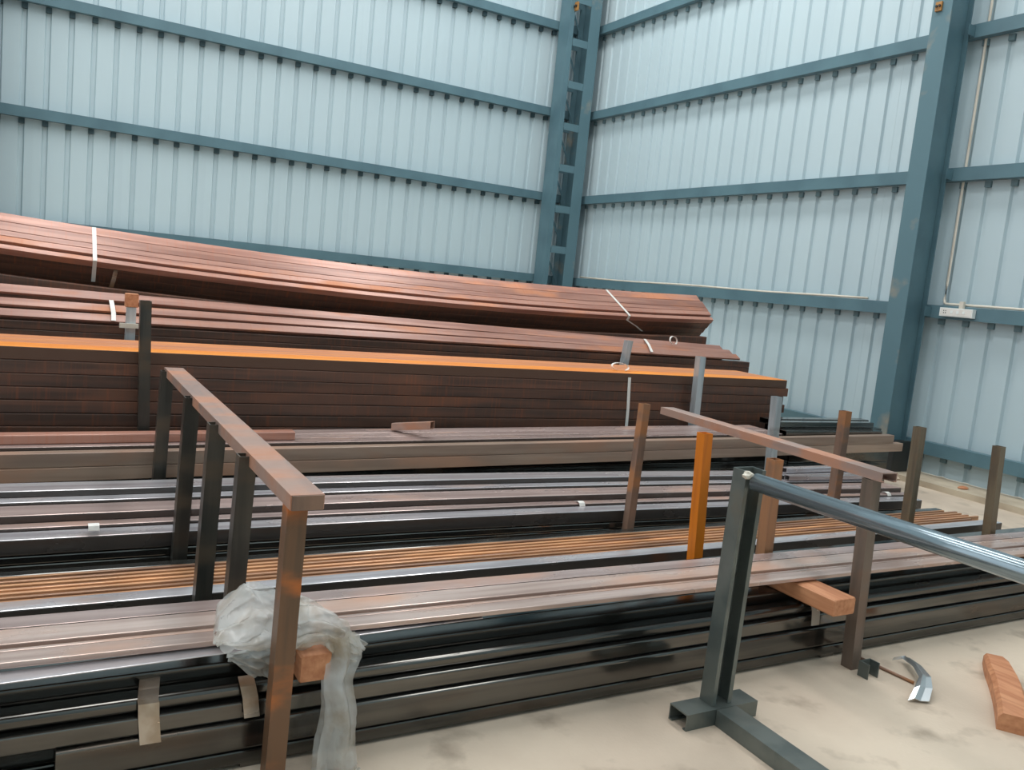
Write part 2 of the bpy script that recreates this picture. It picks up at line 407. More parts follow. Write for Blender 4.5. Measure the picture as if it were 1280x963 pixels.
# roof with translucent strips over the piles, added ones over the aisle (above the frame)
rf = MB()
xs = [X0 - .2] + [q for sx, _, _ in SKYLIGHTS_AND_FILL for q in (sx - .85, sx + .85)] + [8.0]
for i in range(0, len(xs), 2): rf.box(xs[i], xs[i + 1], Y0, 12.4, 9.0, 9.05)
for sx, _, _ in SKYLIGHTS_AND_FILL: rf.box(sx - .85, sx + .85, Y0, -2.9, 9.0, 9.05).box(sx - .85, sx + .85, 1.7, 3.5, 9.0, 9.05).box(sx - .85, sx + .85, 11.3, 12.4, 9.0, 9.05)
tag(rf.build('ceiling', M['sheet']), 'pale sheet roof above the shed', 'roof', kind='structure')

# ------------------------------------------------------------------ columns
def lattice_column(x, zs, label):
    t = empty('lattice_column', (x + .27, 11.75, 0)); tag(t, label, 'column')
    sec = [(0, 0), (.085, 0), (.085, .006), (.006, .006), (.006, .30), (0, .30)]
    prism(MB(), sec, Vector((x, 11.58, 0)), Vector((x, 11.58, HT)), Vector((1, 0, 0)), Vector((0, 1, 0))).build('leg', M['teal'], t)
    MB().box(x + .36, x + .55, 11.56, 11.572, 0, HT).box(x + .45, x + .46, 11.572, 11.88, 0, HT).box(x + .36, x + .55, 11.88, 11.892, 0, HT).build('leg', M['teal_worn'], t)
    prism(MB(), [(0, 0), (.07, 0), (.07, .006), (.006, .006), (.006, .05), (0, .05)], Vector((x + .008, 11.84, 0)), Vector((x + .008, 11.84, HT)), Vector((1, 0, 0)), Vector((0, 1, 0))).build('leg', M['teal'], t)
    for i, z in enumerate(zs):
        MB().box(x + .086, x + .359, 11.565, 11.575, z - .055, z + .055).build('batten', M['teal_worn'], t)
        z2 = zs[i + 1] if i + 1 < len(zs) else HT
        a = Vector((x + .10, 11.70, z2 - .1)); b = Vector((x + .40, 11.80, z + .1))
        prism(MB(), [(-.025, 0), (.025, 0), (.025, .006), (-.025, .006)], a, b, Vector((0.2, 0, 1)).normalized(), Vector((0, 1, 0))).build('lacing_bar', M['teal'], t)
        MB().box(x + .09, x + .36, 11.84, 11.848, z - .04, z + .04).build('tie_plate', M['teal'], t)
    return t
zs = [0.22 + .636 * k for k in range(13)]
lattice_column(6.97, zs, 'teal laced steel corner column with ladder-like batten plates')
lattice_column(-1.04, zs, 'teal laced steel column against the back wall beyond the rust-brown stacks')

colm = empty('steel_column', (7.44, 5.4, 0)); tag(colm, 'teal I-section steel column standing against the right sheet wall', 'column')
CXI, CYN, CYF = 7.27, 5.285, 5.485
MB().box(CXI, CXI + .014, CYN, CYF, 0.0, HT).build('flange', M['teal_worn'], colm)
MB().box(CXI + .0142, 7.569, 5.33, 5.342, 0.056, HT).build('web', M['teal'], colm)
MB().box(7.571, 7.585, CYN, CYF, 0.056, HT).build('flange', M['teal'], colm)
for z in GZ:
    MB().box(7.50, 7.598, CYN - .045, CYN - .039, z - .115, z - .02).box(7.592, 7.598, CYN - .039, CYN - .001, z - .115, z - .02).build('cleat', M['teal'], colm)
MB().box(7.30, 7.55, 5.20, 5.28, .057, .36).build('stiffener', M['black'], colm)
MB().box(7.16, 7.295, 5.22, 5.56, 0, .02).build('base_plate', M['teal'], colm)

# yellow-brown fitting high on the column, and at the corner
for (px, py, y, x, lb) in ((1174, 8, None, 7.262, 'small ochre clamp bolted high on the I-section column'), (721, 8, 11.55, None, 'small ochre clamp bolted high on the corner lattice column')):
    c = PX(px, py, x) if x else P(px, py, y)
    t = empty('clamp', c)
    s = .02 if x else .03
    MB().box(c.x - s * .6, c.x + s * .35, c.y - s * 1.6, c.y + s * 1.6, c.z - s * 2.2, c.z + s * 2).build('bracket', M['brass'], t)
    for q in (-1, 1):
        b = MB(); b.sweep([[(c.x - s * 1.3 + dx, c.y + q * s * .8 + s * .6 * math.cos(a), c.z + s * .6 * math.sin(a)) for a in [i * math.pi / 3 for i in range(6)]] for dx in (0, s * .7)])
        b.build('bolt', M['black'], t)
    tag(t, lb, 'clamp')

# conduit and socket box on the right wall
def pipe_path(mb, pts, r, n=8):
    rings = []
    for i, p in enumerate(pts):
        d = (pts[min(i + 1, len(pts) - 1)] - pts[max(i - 1, 0)]).normalized()
        s = d.cross(Vector((0, 0, 1)))
        if s.length < .1: s = d.cross(Vector((1, 0, 0)))
        s.normalize(); u = s.cross(d)
        rings.append([tuple(p + s * r * math.cos(2 * math.pi * k / n) + u * r * math.sin(2 * math.pi * k / n)) for k in range(n)])
    return mb.sweep(rings)
zc = GZ[1] + .014
pp = [Vector((7.615, y, zc + .006 * math.sin(y * 2.3))) for y in [11.5 - .5 * i for i in range(12)]]
o = pipe_path(MB(), pp, .013).build('conduit', M['conduit'], smooth=True); tag(o, 'cream conduit lying on the girt between corner column and I-section column', 'conduit')
pp = [Vector((7.63, y, zc + .003 + .002 * math.sin(y * 3))) for y in [-2, 0, 2, 3, 4, 4.5, 4.8, 5.0, 5.10]] + [Vector((7.66, 5.15, zc + .01)), Vector((7.69, 5.18, zc + .05)), Vector((7.70, 5.185, zc + .2)), Vector((7.70, 5.185, 3.2)), Vector((7.70, 5.185, 6)), Vector((7.70, 5.185, HT - .1))]
o = pipe_path(MB(), pp, .013).build('conduit', M['conduit'], smooth=True); tag(o, 'cream conduit rising beside the I-section column and bending along the girt', 'conduit')
sk = empty('socket_box', (7.565, 4.95, 1.65)); tag(sk, 'white switch and socket box mounted on the girt', 'socket box')
MB().box(7.545, 7.597, 4.785, 5.115, 1.615, 1.697).build('housing', M['socket'], sk)
MB().box(7.541, 7.545, 4.795, 5.105, 1.623, 1.690).build('face_plate', M['white'], sk)
for y in (5.07, 5.05): 
    for z in (1.648, 1.668): MB().box(7.5395, 7.541, y - .004, y + .004, z - .005, z + .005).build('socket_hole', M['black'], sk)
for y in (4.99, 4.93, 4.87): MB().box(7.5385, 7.541, y - .012, y + .012, 1.645, 1.672).build('switch', M['socket'], sk)
MB().box(7.565, 7.597, 4.90, 4.94, 1.698, 1.765).build('cable_outlet', M['conduit'], sk)

# ------------------------------------------------------------------ racks
def line_to_floor(top, base, z=.0125):
    d = base - top; return base + d * ((z - base.z) / d.z)
DR = {}
def make_rack(name_label, posts, rail, base_y, xb):
    t = empty('pipe_rack', (xb, base_y[0], 0)); tag(t, name_label, 'rack')
    for a, b, s, mat, lb in posts:
        top = a; base = line_to_floor(a, b, .001 if a.y < 2.35 else .0125)
        o = hollow_post(MB(), base, top, s).build('post', M[mat], t)
        if lb: o['label'] = lb
    if rail:
        (a, b, wd, ht, mat) = rail
        mb = MB(); d = (b - a).normalized(); sx = Vector((d.y, -d.x, 0)); 
        so = [(-wd / 2, 0), (wd / 2, 0), (wd / 2, -ht), (wd / 2 - .018, -ht), (wd / 2 - .018, -ht + .005), (wd / 2 - .005, -ht + .005), (wd / 2 - .005, -.005), (-wd / 2 + .005, -.005), (-wd / 2 + .005, -ht + .005), (-wd / 2 + .018, -ht + .005), (-wd / 2 + .018, -ht), (-wd / 2, -ht)]
        prism(mb, so, a, b, sx, Vector((0, 0, 1))).build('rail', M[mat], t)
        if xb < 1: MB().box(a.x - wd / 2 + .004, a.x + wd / 2 - .004, a.y - .006, a.y - .0005, a.z - ht, a.z - .001).build('end_plate', M['postrust'], t)
    MB().box(xb - .04, xb + .04, base_y[0], base_y[1], 0.0, 0.012).build('base_bar', M['dark'], t)
    return t

# left rack
ZR = 0.876
pl = []
for px, py, y in ((369, 640, 2.25), (0, 0, 2.738), (0, 0, 3.275), (0, 0, 3.89), (0, 0, 4.74)):
    x = .632 if y < 2.3 else .60
    pl.append([Vector((x, y, ZR - .006)), Vector((x - .02, y, 0.1)), .056 if y < 3 else .062, 'postdark', None])
pl[0][3] = 'frontpost'; pl[0][0].x = .634; pl[0][1].x = .622; pl[0][4] = 'orange-tinged rusty front post'
a = P(182, 376, 5.38); pl.append([a, P(179, 536, 5.38), .062, 'postdark', None])
a = P(164, 384, 6.42); pl.append([a, P(162, 425, 6.42), .062, 'postgrey', None])
rk1 = make_rack('rack with a rusty top rail and dark posts, plastic sheet behind its front post', pl,
          (Vector((.652, 2.20, ZR + .004)), Vector((.640, 4.80, ZR + .004)), .094, .042, 'rail'), (2.38, 6.5), .60)
# post under the second upright rests on the pile: shorten it
# middle rack
pm = [[Vector((3.075, 2.27, .842)), Vector((3.12, 2.27, .02)), .055, 'midpost', None],
      [P(969, 574, 2.738), P(956, 683, 2.738), .055, 'tanpost', None],
      [P(882, 536, 3.25), P(869, 688, 3.25), .058, 'postorange', 'bright orange rusted post'],
      [P(806, 505, 3.89), P(784, 666, 3.89), .05, 'postrust', None]]
pm[2][0].z = .84
make_rack('rack with a short rusty top rail, one bright orange post under it', pm,
          (Vector((3.09, 2.20, .885)), Vector((3.205, 3.78, .885)), .09, .04, 'rail'), (2.38, 4.0), 3.10)
# right rack: free posts without a rail
pr = [[P(1249, 558, 2.742), P(1236, 663, 2.742), .05, 'olivepost', None],
      [P(1150, 534, 3.29), P(1134, 650, 3.29), .056, 'olivepost', None],
      [P(1057, 514, 3.87), P(1038, 651, 3.87), .06, 'postrust', None],
      [P(971, 496, 4.655), P(963, 580, 4.655), .062, 'postgrey', None],
      [P(876, 446, 5.37), P(869, 510, 5.37), .062, 'postgrey', None],
      [P(786, 426, 6.42), P(779, 460, 6.42), .062, 'postgrey', None]]
make_rack('row of six upright posts without a rail, between piles near the sheet wall', pr, None, (2.7, 6.5), 4.85)

# ------------------------------------------------------------------ tube piles
XL = -1.6
def col_below(e, w, h, zb, mat, label, group, n=None, name='steel_tube', du=0.0, **k):
    """stack of equal tubes from the top edge e down to height zb"""
    zt = (e[0].z + e[1].z) / 2
    n = n or max(1, round((zt - zb) / h))
    for i in range(n):
        tube(name, e, w, h - .0015, mat, label, group, dv=-h * i, du=du, **k)

# front lower bundle -------------------------------------------------------
gl = 'tubes of the front bundle on the floor'
lb = 'dark steel tube in the front floor bundle under the timber spacers'
def flat(y, z, x0=XL, x1=6.5): return (Vector((x0, y, z)), Vector((x1, y, z)))
tube('steel_tube', flat(2.37, .148, .073), .075, .0885, M['dark'], 'dark tube with its end showing, lowest but one at the bundle front beside the floor', r=.010, n=4)
tube('steel_tube', flat(2.385, .204, x1=6.55), .075, .0545, M['dark'], 'dark tube on the floor bundle front, second from its top', r=.008, n=4)
e1 = flat(2.405, .2475)
tube('steel_tube', e1, .075, .042, M['dark'], 'dark round-edged tube along the top front of the floor bundle', r=.017, n=6)
tube('steel_tube', flat(2.372, .058), .075, .0445, M['dark'], 'dark tube at the very bottom front of the floor bundle', r=.006)
for k in range(1, 3):
    for zz, hh in ((.288, .082), (.205, .0545), (.149, .0885), (.058, .0445)):
        y = 2.372 + .0805 * k + (.03 if zz > .2 else .02)
        tube('steel_tube', (Vector((XL, y, zz)), Vector((6.45, y, zz))), .078, hh - .001, M['dark'], lb, gl)
# dark tubes in the gap behind the flat sections
for y, z in ((2.785, .31), (2.885, .27), (2.985, .23), (3.085, .19)):
    hh = (z - .013) / 2
    for j in range(2):
        if abs(y) > 0: tube('steel_tube', (Vector((XL, y, z - hh * j)), Vector((6.2, y, z - hh * j))), .097, hh - .002, M['dark'], 'dark tube in the trough between the flat sections and the orange bars', 'tubes in the trough')

# timber spacers
def timber(x0, x1, y0, y1, z0, z1, label, cham=.006, name='timber_block', yaw=0):
    mb = MB(); c = Vector(((x0 + x1) / 2, (y0 + y1) / 2, (z0 + z1) / 2))
    w_, d_, h_ = (x1 - x0) / 2, (y1 - y0) / 2, (z1 - z0) / 2
    sec = [(-w_ + cham, -h_), (w_ - cham, -h_), (w_, -h_ + cham), (w_, h_ - cham), (w_ - cham, h_), (-w_ + cham, h_), (-w_, h_ - cham), (-w_, -h_ + cham)]
    rings = [[(p * s, y, q * s) for p, q in sec] for y, s in ((-d_, .93), (-d_ + cham, 1), (0, 1.0), (d_ - cham, 1), (d_, .93))]
    mb.sweep(rings)
    o = link_mesh(name, mb.v, mb.f, M['wood']); o.location = c; o.rotation_euler.z = yaw
    return tag(o, label, 'timber')
zl1 = .2845
GS = -.009
def gz(x): return .411 + GS * x
timber(2.855, 2.985, 2.19, 2.60, zl1 + .004, gz(2.92) - .024, 'reddish timber spacer with its end jutting out beside the middle rack post')
timber(.69, .785, 2.285, 2.60, zl1 + .004, gz(.74) - .030, 'reddish timber spacer whose end shows beside the hanging plastic')
timber(4.85, 4.95, 2.42, 2.60, zl1 + .004, gz(4.9) - .024, 'timber spacer under the flat bars, near the far end of the floor bundle')

# flat sections on the spacers (G) -----------------------------------------
def G(a80, a600, y, w_, h_, mat, label, x1=6.4):
    dz = -.006 if w_ < .03 else 0
    e = (Vector((XL, y, gz(XL) + dz)), Vector((x1, y, gz(x1) + dz)))
    return tube('flat_section', e, w_, h_, mat, label, None, cat='steel section', r=.003, t=.003)
G(821.6, 765.3, 2.385, .070, .017, M['gsec'], 'wide pinkish flat section along the front edge above the timber spacers')
G(801, 749.8, 2.470, .017, .016, M['gsec'], 'narrow pinkish strip between the two wide flat sections above the spacers')
G(795, 744.8, 2.501, .102, .022, M['gsec'], 'wide shiny flat section in the middle of the layer above the spacers')
G(781, 731, 2.608, .083, .022, M['mauve_sideshade'], 'dull pinkish flat section at the back of the layer above the spacers')
ea = Vector((-.06, 2.322, gz(-.06) - .024)); eb = Vector((1.2, 2.384, gz(1.2) - .024))
ex = lambda x: ea.lerp(eb, (x - ea.x) / (eb.x - ea.x))
tube('flat_bar', (ex(XL), ex(1.34)), .065, .004, M['grey'], 'pale flat bar tapering out from under the front flat section', cat='steel bar', r=.002, t=.002)

# low row behind it (F) ----------------------------------------------------
gF = 'hidden tubes under the rusty bar row'
for y in (3.36, 3.50, 3.63):
    tube('steel_tube', (Vector((XL, y, .075)), Vector((6.0, y, .075))), .12, .06, M['dark'], 'dark tube on the floor beneath the row of orange rusty bars', gF)
e = flat(3.39, .152, x1=6.1)
tube('steel_tube', e, .092, .074, M['grey_sideshade'], 'grey tube along the front of the low row of orange rusty bars', None)
gR = 'thin orange rusty bars in the low row'
ORD = ('first', 'second', 'third', 'fourth', 'fifth', 'sixth', 'seventh', 'eighth', 'ninth')
for i in range(9):
    y = 3.487 + i * .0285
    zz = .146 + .012 * ((i * 7) % 3) / 2
    tube('rusty_bar', flat(y, zz, x1=5.9 + .25 * random.random()), .020, zz - .0765, M['rod'], ORD[i] + ' thin orange rusty bar of the low row, counted from the grey tube before it', gR, cat='steel bar', r=.004)
e = flat(3.757, .15, x1=5.95)
tube('steel_tube', e, .06, .13, M['dark'], 'dark tube along the back of the low row of orange rusty bars')

# grey pile (E) ------------------------------------------------------------
gE = 'lower tubes of the grey pile'
le = 'dark tube in the lower layers of the grey pile'
def zE(x):
    return 0 if x < 1.2 else -.0055 * (x - 1.2) ** 1.6
def bent(name, y, z, x1, w_, h_, mat, label, group=None, x0=XL):
    xs = [x0 + (x1 - x0) * i / 9 for i in range(10)]
    o = tube_mesh(MB(), None, None, w_, h_, path=[Vector((x, y, z + zE(x))) for x in xs]).build(name, mat)
    return tag(o, label, 'steel tube', group)
def E_col(z, y, w_, h_, rows, mat, label, x1, rowmat=M['dark']):
    bent('steel_tube', y, z, x1, w_, h_, mat, label)
    zt = z - h_ * 1.0 - .004
    zend = (zt + zE(x1)) ; n = rows; hh = (zt - .085) / n
    for i in range(n):
        bent('steel_tube', y, zt - hh * i, x1 - .03 * (i % 2), w_, hh - .003, rowmat, le, gE)
E_col(.237, 3.95, .115, .07, 2, M['grey_sideshade'], 'pale grey tube along the front top of the grey pile', 5.98)
E_col(.249, 4.072, .075, .05, 2, M['mauve_sideshade'], 'mauve tube just behind the front top tube of the grey pile', 6.08)
E_col(.281, 4.155, .165, .06, 2, M['mauve_sideshade'], 'mauve tube in the middle of the grey pile with a dark side', 6.0)
E_col(.293, 4.328, .085, .06, 2, M['grey_sideshade'], 'thin pale grey tube in the rear half of the grey pile', 5.9)
E_col(.321, 4.42, .16, .07, 2, M['grey_sideshade'], 'wide grey tube along the back of the grey pile', 6.1)
for x_ in (-1.0, 1.3, 2.6):
    timber(x_ - .05, x_ + .05, 3.96, 4.57, .0125, .0835 + zE(x_), 'timber sleeper on the floor under the grey pile').update_tag()
    COL.objects[-1]['group'] = 'sleepers under the grey pile'
# short dark sections lying askew at the right end of the pile
for i, (a, b, ya, yb, w_) in enumerate((((985, 578), (1064, 570), 4.46, 4.52, .06), ((988, 590), (1120, 606), 4.34, 4.36, .05))):
    A = P(*a, ya); B = P(*b, yb)
    A.z = .321 + zE(A.x) + .043; B.z = .321 + zE(B.x) + .046
    if i: A.z -= .028; B.z -= .028
    tube('short_section', (A, B), w_, .04, M['grey'], ('short grey offcut lying on the grey pile beside the right post row', 'slim grey offcut lying along the end of the grey pile')[i], cat='steel section')

# tan pile (D) -------------------------------------------------------------
gD = 'lower tubes of the tan pile'
def zD(x): return .413 + .0135 * x
def slopeD(y, dz, x1, x0=XL): return (Vector((x0, y, zD(x0) + dz)), Vector((x1, y, zD(x1) + dz)))
tube('steel_tube', slopeD(4.8, 0, 6.72), .07, .075, M['tan'], 'tan rusting tube at the upper front of the tan pile', r=.004)
tube('steel_tube', slopeD(4.8, -.0765, 6.86), .07, .073, M['tan'], 'tan rusting tube directly under the front top tube of the tan pile', r=.004)
zt = zD(XL) - .152
for i in range(3):
    hh = (zt - .013) / 3; z_ = zt - i * hh
    tube('steel_tube', (Vector((XL, 4.81, z_)), Vector((6.6, 4.81, z_))), .07, hh - .002, M['dark'], 'dark tube low in the front of the tan pile', gD)
names = ('mauve-brown tube forming the front of the tan pile top', 'mauve-brown tube in the middle of the tan pile top', 'mauve-brown tube at the back of the tan pile top beside the tall brown stack')
for i in range(3):
    tube('steel_tube', slopeD(4.885 + .13 * i, .015, 5.4), .128, .045, M['mauve_sideshade'], names[i], r=.003)
    zt = zD(XL) - .033
    for j in range(4):
        hh = (zt - .013) / 4; z_ = zt - j * hh
        tube('steel_tube', (Vector((XL, 4.887 + .13 * i, z_)), Vector((5.5, 4.887 + .13 * i, z_))), .126, hh - .002, M['dark'], 'dark tube inside the tan pile under its mauve top', 'inner tubes of the tan pile')
e = edge((0, 544.5), (369, 539), 4.96, x0=XL, x1=P(369, 542, 4.96).x)
zt2 = e[1].z
ee = slopeD(4.95, .066, P(369, 542, 4.95).x)
tube('steel_tube', ee, .09, .05, M['brown'], 'brown tube lying on the tan pile top, ending under the left rack rail')
# askew offcut with an open end
A = P(492, 533, 5.2); B = P(541, 527, 4.93); A.z = zD(A.x) + .069
mb = MB(); d = (B - A).normalized(); sd = Vector((-d.y, d.x, 0)).normalized(); so = rrect(.05, .05, .004); Z = 0
ro = [[tuple(c + sd * (u - .025) + Vector((0, 0, Z + v))) for u, v in so] for c in (A, B)]
ri = [[tuple(c + sd * ((u - .025) * .84) + Vector((0, 0, Z - .025 + (v + .025) * .84))) for u, v in so] for c in (A, B)]
mb.sweep(ro, caps=False); mb.sweep(ri, caps=False); k = len(so); n0 = 0
for o0, i0 in ((0, 2 * k), (k, 3 * k)):
    for j in range(k): mb.f.append((o0 + j, o0 + (j + 1) % k, i0 + (j + 1) % k, i0 + j))
tag(mb.build('tube_offcut', M['rail']), 'short open-ended square tube offcut lying askew on the tan pile', 'steel tube')
# dark lengths on the right part of the tan pile
zt5 = zt + .012
for i, (pxl, pxr, y, h_, up, l_) in enumerate(((905, 1104, 4.89, .05, 0.0, 'front dark tube of the short trio on the right part of the tan pile'),
                                      (915, 1092, 5.0, .05, .055, 'middle dark tube of the short trio on the right part of the tan pile'),
                                      (940, 1085, 5.105, .045, .062, 'rear dark tube of the short trio on the right part of the tan pile'))):
    xa = max(5.45, P(pxl, 535, y).x); xb = P(pxr, 532, y).x
    z_ = zD(6) + .03 + up
    tube('short_tube', (Vector((xa, y, z_)), Vector((xb, y, z_))), .1, h_, M['dark'], l_)
    for j in range(4):
        hj = (z_ - h_ - .002 - .013) / 4; zz_ = z_ - h_ - .002 - j * hj
        tube('steel_tube', (Vector((5.52, y, zz_)), Vector((6.8, y, zz_))), .098, hj - .002, M['dark'], 'dark tube under the short trio on the right part of the tan pile', 'tubes under the short trio')

# tall brown stack (C) -----------------------------------------------------
e = flat(5.46, .884, x1=6.0)
zt = (e[0].z + e[1].z) / 2
RH = .0765
for c in range(3):
    for r_ in range(11):
        du = .222 * c; 
        top = r_ == 0
        mat = (M['orangetop'] if c == 0 else M['pinktop']) if top else M['stackrust']
        jit = random.uniform(-.0009, .0009) if c == 0 and not top else 0
        ext = (.0, .03, -.02, .01, -.03, .0)[r_ % 6]
        if top: l_ = ('bright orange tube on the front top of the tall brown stack', 'pinkish orange tube in the middle of the tall stack top', 'pinkish orange tube at the back of the tall stack top')[c]; g_ = None
        elif c == 0 and r_ < 7: l_ = 'dark brown front tube of the tall stack, ' + ('first', 'second', 'third', 'fourth', 'fifth', 'sixth')[r_ - 1] + ' below its orange top tube'; g_ = 'front tubes of the tall brown stack'
        else: l_ = 'dark brown tube inside the tall orange-topped stack'; g_ = 'inner tubes of the tall brown stack'
        tube('steel_tube', (e[0], Vector((e[1].x + ext, e[1].y, e[1].z))), .22, RH - .002, mat, l_, g_, du=du + jit, dv=-RH * r_, r=.005)

# back lower bundle (B) ----------------------------------------------------
T36 = math.radians(30)
eb1 = flat(6.5, .968, x1=6.55)
for i in range(2):
    tube('steel_tube', eb1, .13, .056, M['stackrust'], ('dark brown tube at the upper front edge under the tilted back bundle', 'dark brown tube at the lower front edge under the tilted back bundle')[i], dv=-.028 - .058 * i, r=.004)
zt = .968 - .146
for j in range(4):
    for c in range(4):
        hh = (zt - .013) / 4
        tube('steel_tube', (Vector((XL, 6.49 + .25 * c, zt - hh * j)), Vector((6.35, 6.49 + .25 * c, zt - hh * j))), .245, hh - .002, M['stackrust'], 'large brown tube under the tilted back bundles', 'large tubes under the back bundles')
for i, (a, b, y, wd, x1, l_) in enumerate(((396.5, 429.6, 6.51, .085, 6.42, 'front mauve-brown tube of the low tilted layer under the top bundle'),
                                   (384, 421.2, 6.60, .085, 6.40, 'middle mauve-brown tube of the low tilted layer under the top bundle'),
                                   (368.5, 413.2, 6.695, .10, 6.36, 'rear mauve-brown tube of the low tilted layer under the top bundle'))):
    z0_ = (.970, 1.036, 1.112)[i]; sl = (0, -.005, -.013)[i]
    e = (Vector((XL, y, z0_ + sl * XL)), Vector((x1, y, z0_ + sl * x1)))
    tube('steel_tube', e, wd, .02, M['brown'], l_, tilt=T36, r=.003)

for y, wd, z_ in ((6.65, .12, .985), (6.785, .13, 1.05)):
    tube('steel_tube', flat(y, z_, x1=6.3), wd, z_ - .824, M['stackrust'], 'brown tube packed beneath the strapped top bundle behind the low tilted layer', 'packed tubes under the top bundle')
# (A)
# top tilted bundle (A) ----------------------------------------------------
TA = math.radians(38)
def zA(x): return 1.395 - .0582 * x + .0079 * x * x
AX0, AX1 = XL, 6.44
tube('steel_tube', None, .165, .25, M['stackrust'], 'brown tube packed beneath the strapped top bundle behind the low tilted layer', 'packed tubes under the top bundle', path=[Vector((x, 6.925, zA(x) - .19)) for x in [AX0 + (6.3 - AX0) * i / 10 for i in range(11)]])
us = ((0.0, .05), (.068, .062), (.132, .062), (.196, .10), (.298, .10))
ln = ('foremost', 'second', 'third', 'fourth', 'rearmost')
for r_ in range(4):
    for c, (u, wd) in enumerate(us):
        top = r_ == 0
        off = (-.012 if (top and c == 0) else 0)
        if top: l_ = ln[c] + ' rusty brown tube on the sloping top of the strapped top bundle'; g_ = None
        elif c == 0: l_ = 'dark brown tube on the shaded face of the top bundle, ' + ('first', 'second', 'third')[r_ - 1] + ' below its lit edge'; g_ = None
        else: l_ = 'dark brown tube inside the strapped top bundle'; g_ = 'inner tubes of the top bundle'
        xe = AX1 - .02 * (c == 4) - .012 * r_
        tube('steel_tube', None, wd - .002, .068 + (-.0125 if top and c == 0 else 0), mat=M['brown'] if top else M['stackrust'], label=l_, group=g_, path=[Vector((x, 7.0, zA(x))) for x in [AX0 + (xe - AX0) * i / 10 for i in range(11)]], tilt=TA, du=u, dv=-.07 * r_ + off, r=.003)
# packing under the top bundle
zb = .968 - .146 + .001
for x in (0.3, 2.6, 5.4):
    yb0 = 7.0 + .285 * math.sin(TA); zb0 = zA(x) - .285 * math.cos(TA)
    mb = MB(); 
    sec = [(yb0 - .02, zb), (yb0 + .33, zb), (yb0 + .33, zb0 + .30 * math.tan(TA) - .02), (yb0 + .005, zb0 - .02), (yb0 - .02, zb0 - .02)]
    mb.sweep([[(x + s, p, z_) for p, z_ in sec] for s in (-.06, .06)])
    tag(mb.build('timber_wedge', M['wood']), 'timber wedge hidden under the strapped top bundle', 'timber', 'wedges under the top bundle')

def A_pt(x, u, v):
    q = Vector((x, 7.0, zA(x))); ca, sa = math.cos(TA), math.sin(TA)
    return Vector((x, q.y + u * ca - v * sa, q.z + u * sa + v * ca))
# ------------------------------------------------------------------ straps
def strap(pts, width, mat, label, cat='strap', name='packing_strap', thick=.0012):
    return tag(band(MB(), pts, width, thick).build(name, M[mat]), label, cat)
def strap_A(px, py, lean, label):
    x = PX(px, py, 1).x if False else P(px, py, 7.1).x
    pts = [A_pt(x + lean * u, u, .004) for u in (.39, .3, .2, .1, .02)] + [A_pt(x, -.004, .0), A_pt(x, -.004, -.06), A_pt(x - .6 * lean, -.004, -.14), A_pt(x - lean, -.004, -.205)]
    strap(pts, .028, 'white', label)
strap_A(118, 320, 0.0, 'white packing strap around the top bundle above the left rack')
strap_A(779, 400, -.28, 'white packing strap around the top bundle near its cut end')
strap([P(145, 338, 7.03), P(142, 350, 7.06), P(138, 362, 7.1)], .03, 'metalstrap', 'loose grey strap end hanging under the top bundle')
for lst, wd, l_ in (([(138, 370, 6.755), (140, 380, 6.652), (142, 392, 6.53), (142, 401, 6.47)], .03, 'white strap over the low tilted layer beside the capped grey post'),
                ([(806, 424, 6.76), (811, 431, 6.62), (815, 440, 6.48)], .03, 'white strap over the low tilted layer near its cut ends'),
                ([(787, 472, 5.452), (786, 490, 5.452), (785, 510, 5.452), (783, 533, 5.452)], .028, 'white strap running down the face of the tall brown stack')):
    strap([P(*q) for q in lst], wd, 'white', l_)
def loop_strap(c, r, label, tiltv):
    pts = []
    for i in range(15):
        a = math.radians(-60 + 300 * i / 14); pts.append(c + Vector((r * math.cos(a), .3 * r * math.sin(a), tiltv * r * (1 + math.sin(a)))))
    mb = MB(); 
    rings = [[tuple(p + Vector((0, sy, sz))) for sy, sz in ((-.012, -.002), (.012, -.002), (.012, .002), (-.012, .002))] for p in pts]
    tag(mb.sweep(rings).build('strap_loop', M['white']), label, 'strap')
c = P(823, 424, 6.9); loop_strap(Vector((c.x, c.y - .24, c.z - .03)), .045, 'small loop of white strap sticking out below the top bundle', .9)
zc_ = .884
c = P(768, 458, 5.7); loop_strap(Vector((c.x, 5.62, zc_ + .004)), .085, 'loop of white strap lying on the orange stack top', .35)
# wooden cap and small plate on the far left post
c = P(164.5, 376, 6.42)
q = timber(c.x - .042, c.x + .042, 6.38, 6.46, P(164, 384, 6.42).z + .001, P(164, 367, 6.42).z, 'small timber block sitting on the grey post behind the orange stack', .004)
a = P(149.5, 404, 6.36); b = P(173, 411, 6.36)
MBp = MB().box(a.x, b.x, 6.355, 6.385, b.z, a.z)
tag(MBp.build('metal_plate', M['conduit']), 'small pale plate fixed across the grey post behind the orange stack', 'plate')
# small tags
for (px, py, y, l_, s) in ((117, 658, 3.99, 'small cream tag stuck on the front tube of the grey pile', .022), (725, 629, 4.09, 'small bent white tag on the mauve tube of the grey pile', .02), (1108, 617, 4.1, 'small curled white tag near the end of the grey pile', .02)):
    c = P(px, py, y)
    zt_ = {117: c.z, 725: c.z, 1108: c.z}[px]
    pts = [Vector((c.x, y - .03, c.z - .012)), Vector((c.x, y - .02, c.z + .006)), Vector((c.x, y, c.z + .012)), Vector((c.x, y + .03, c.z + .004))]
    strap(pts, s * 2, 'white', l_, 'tag', 'tag', .001)
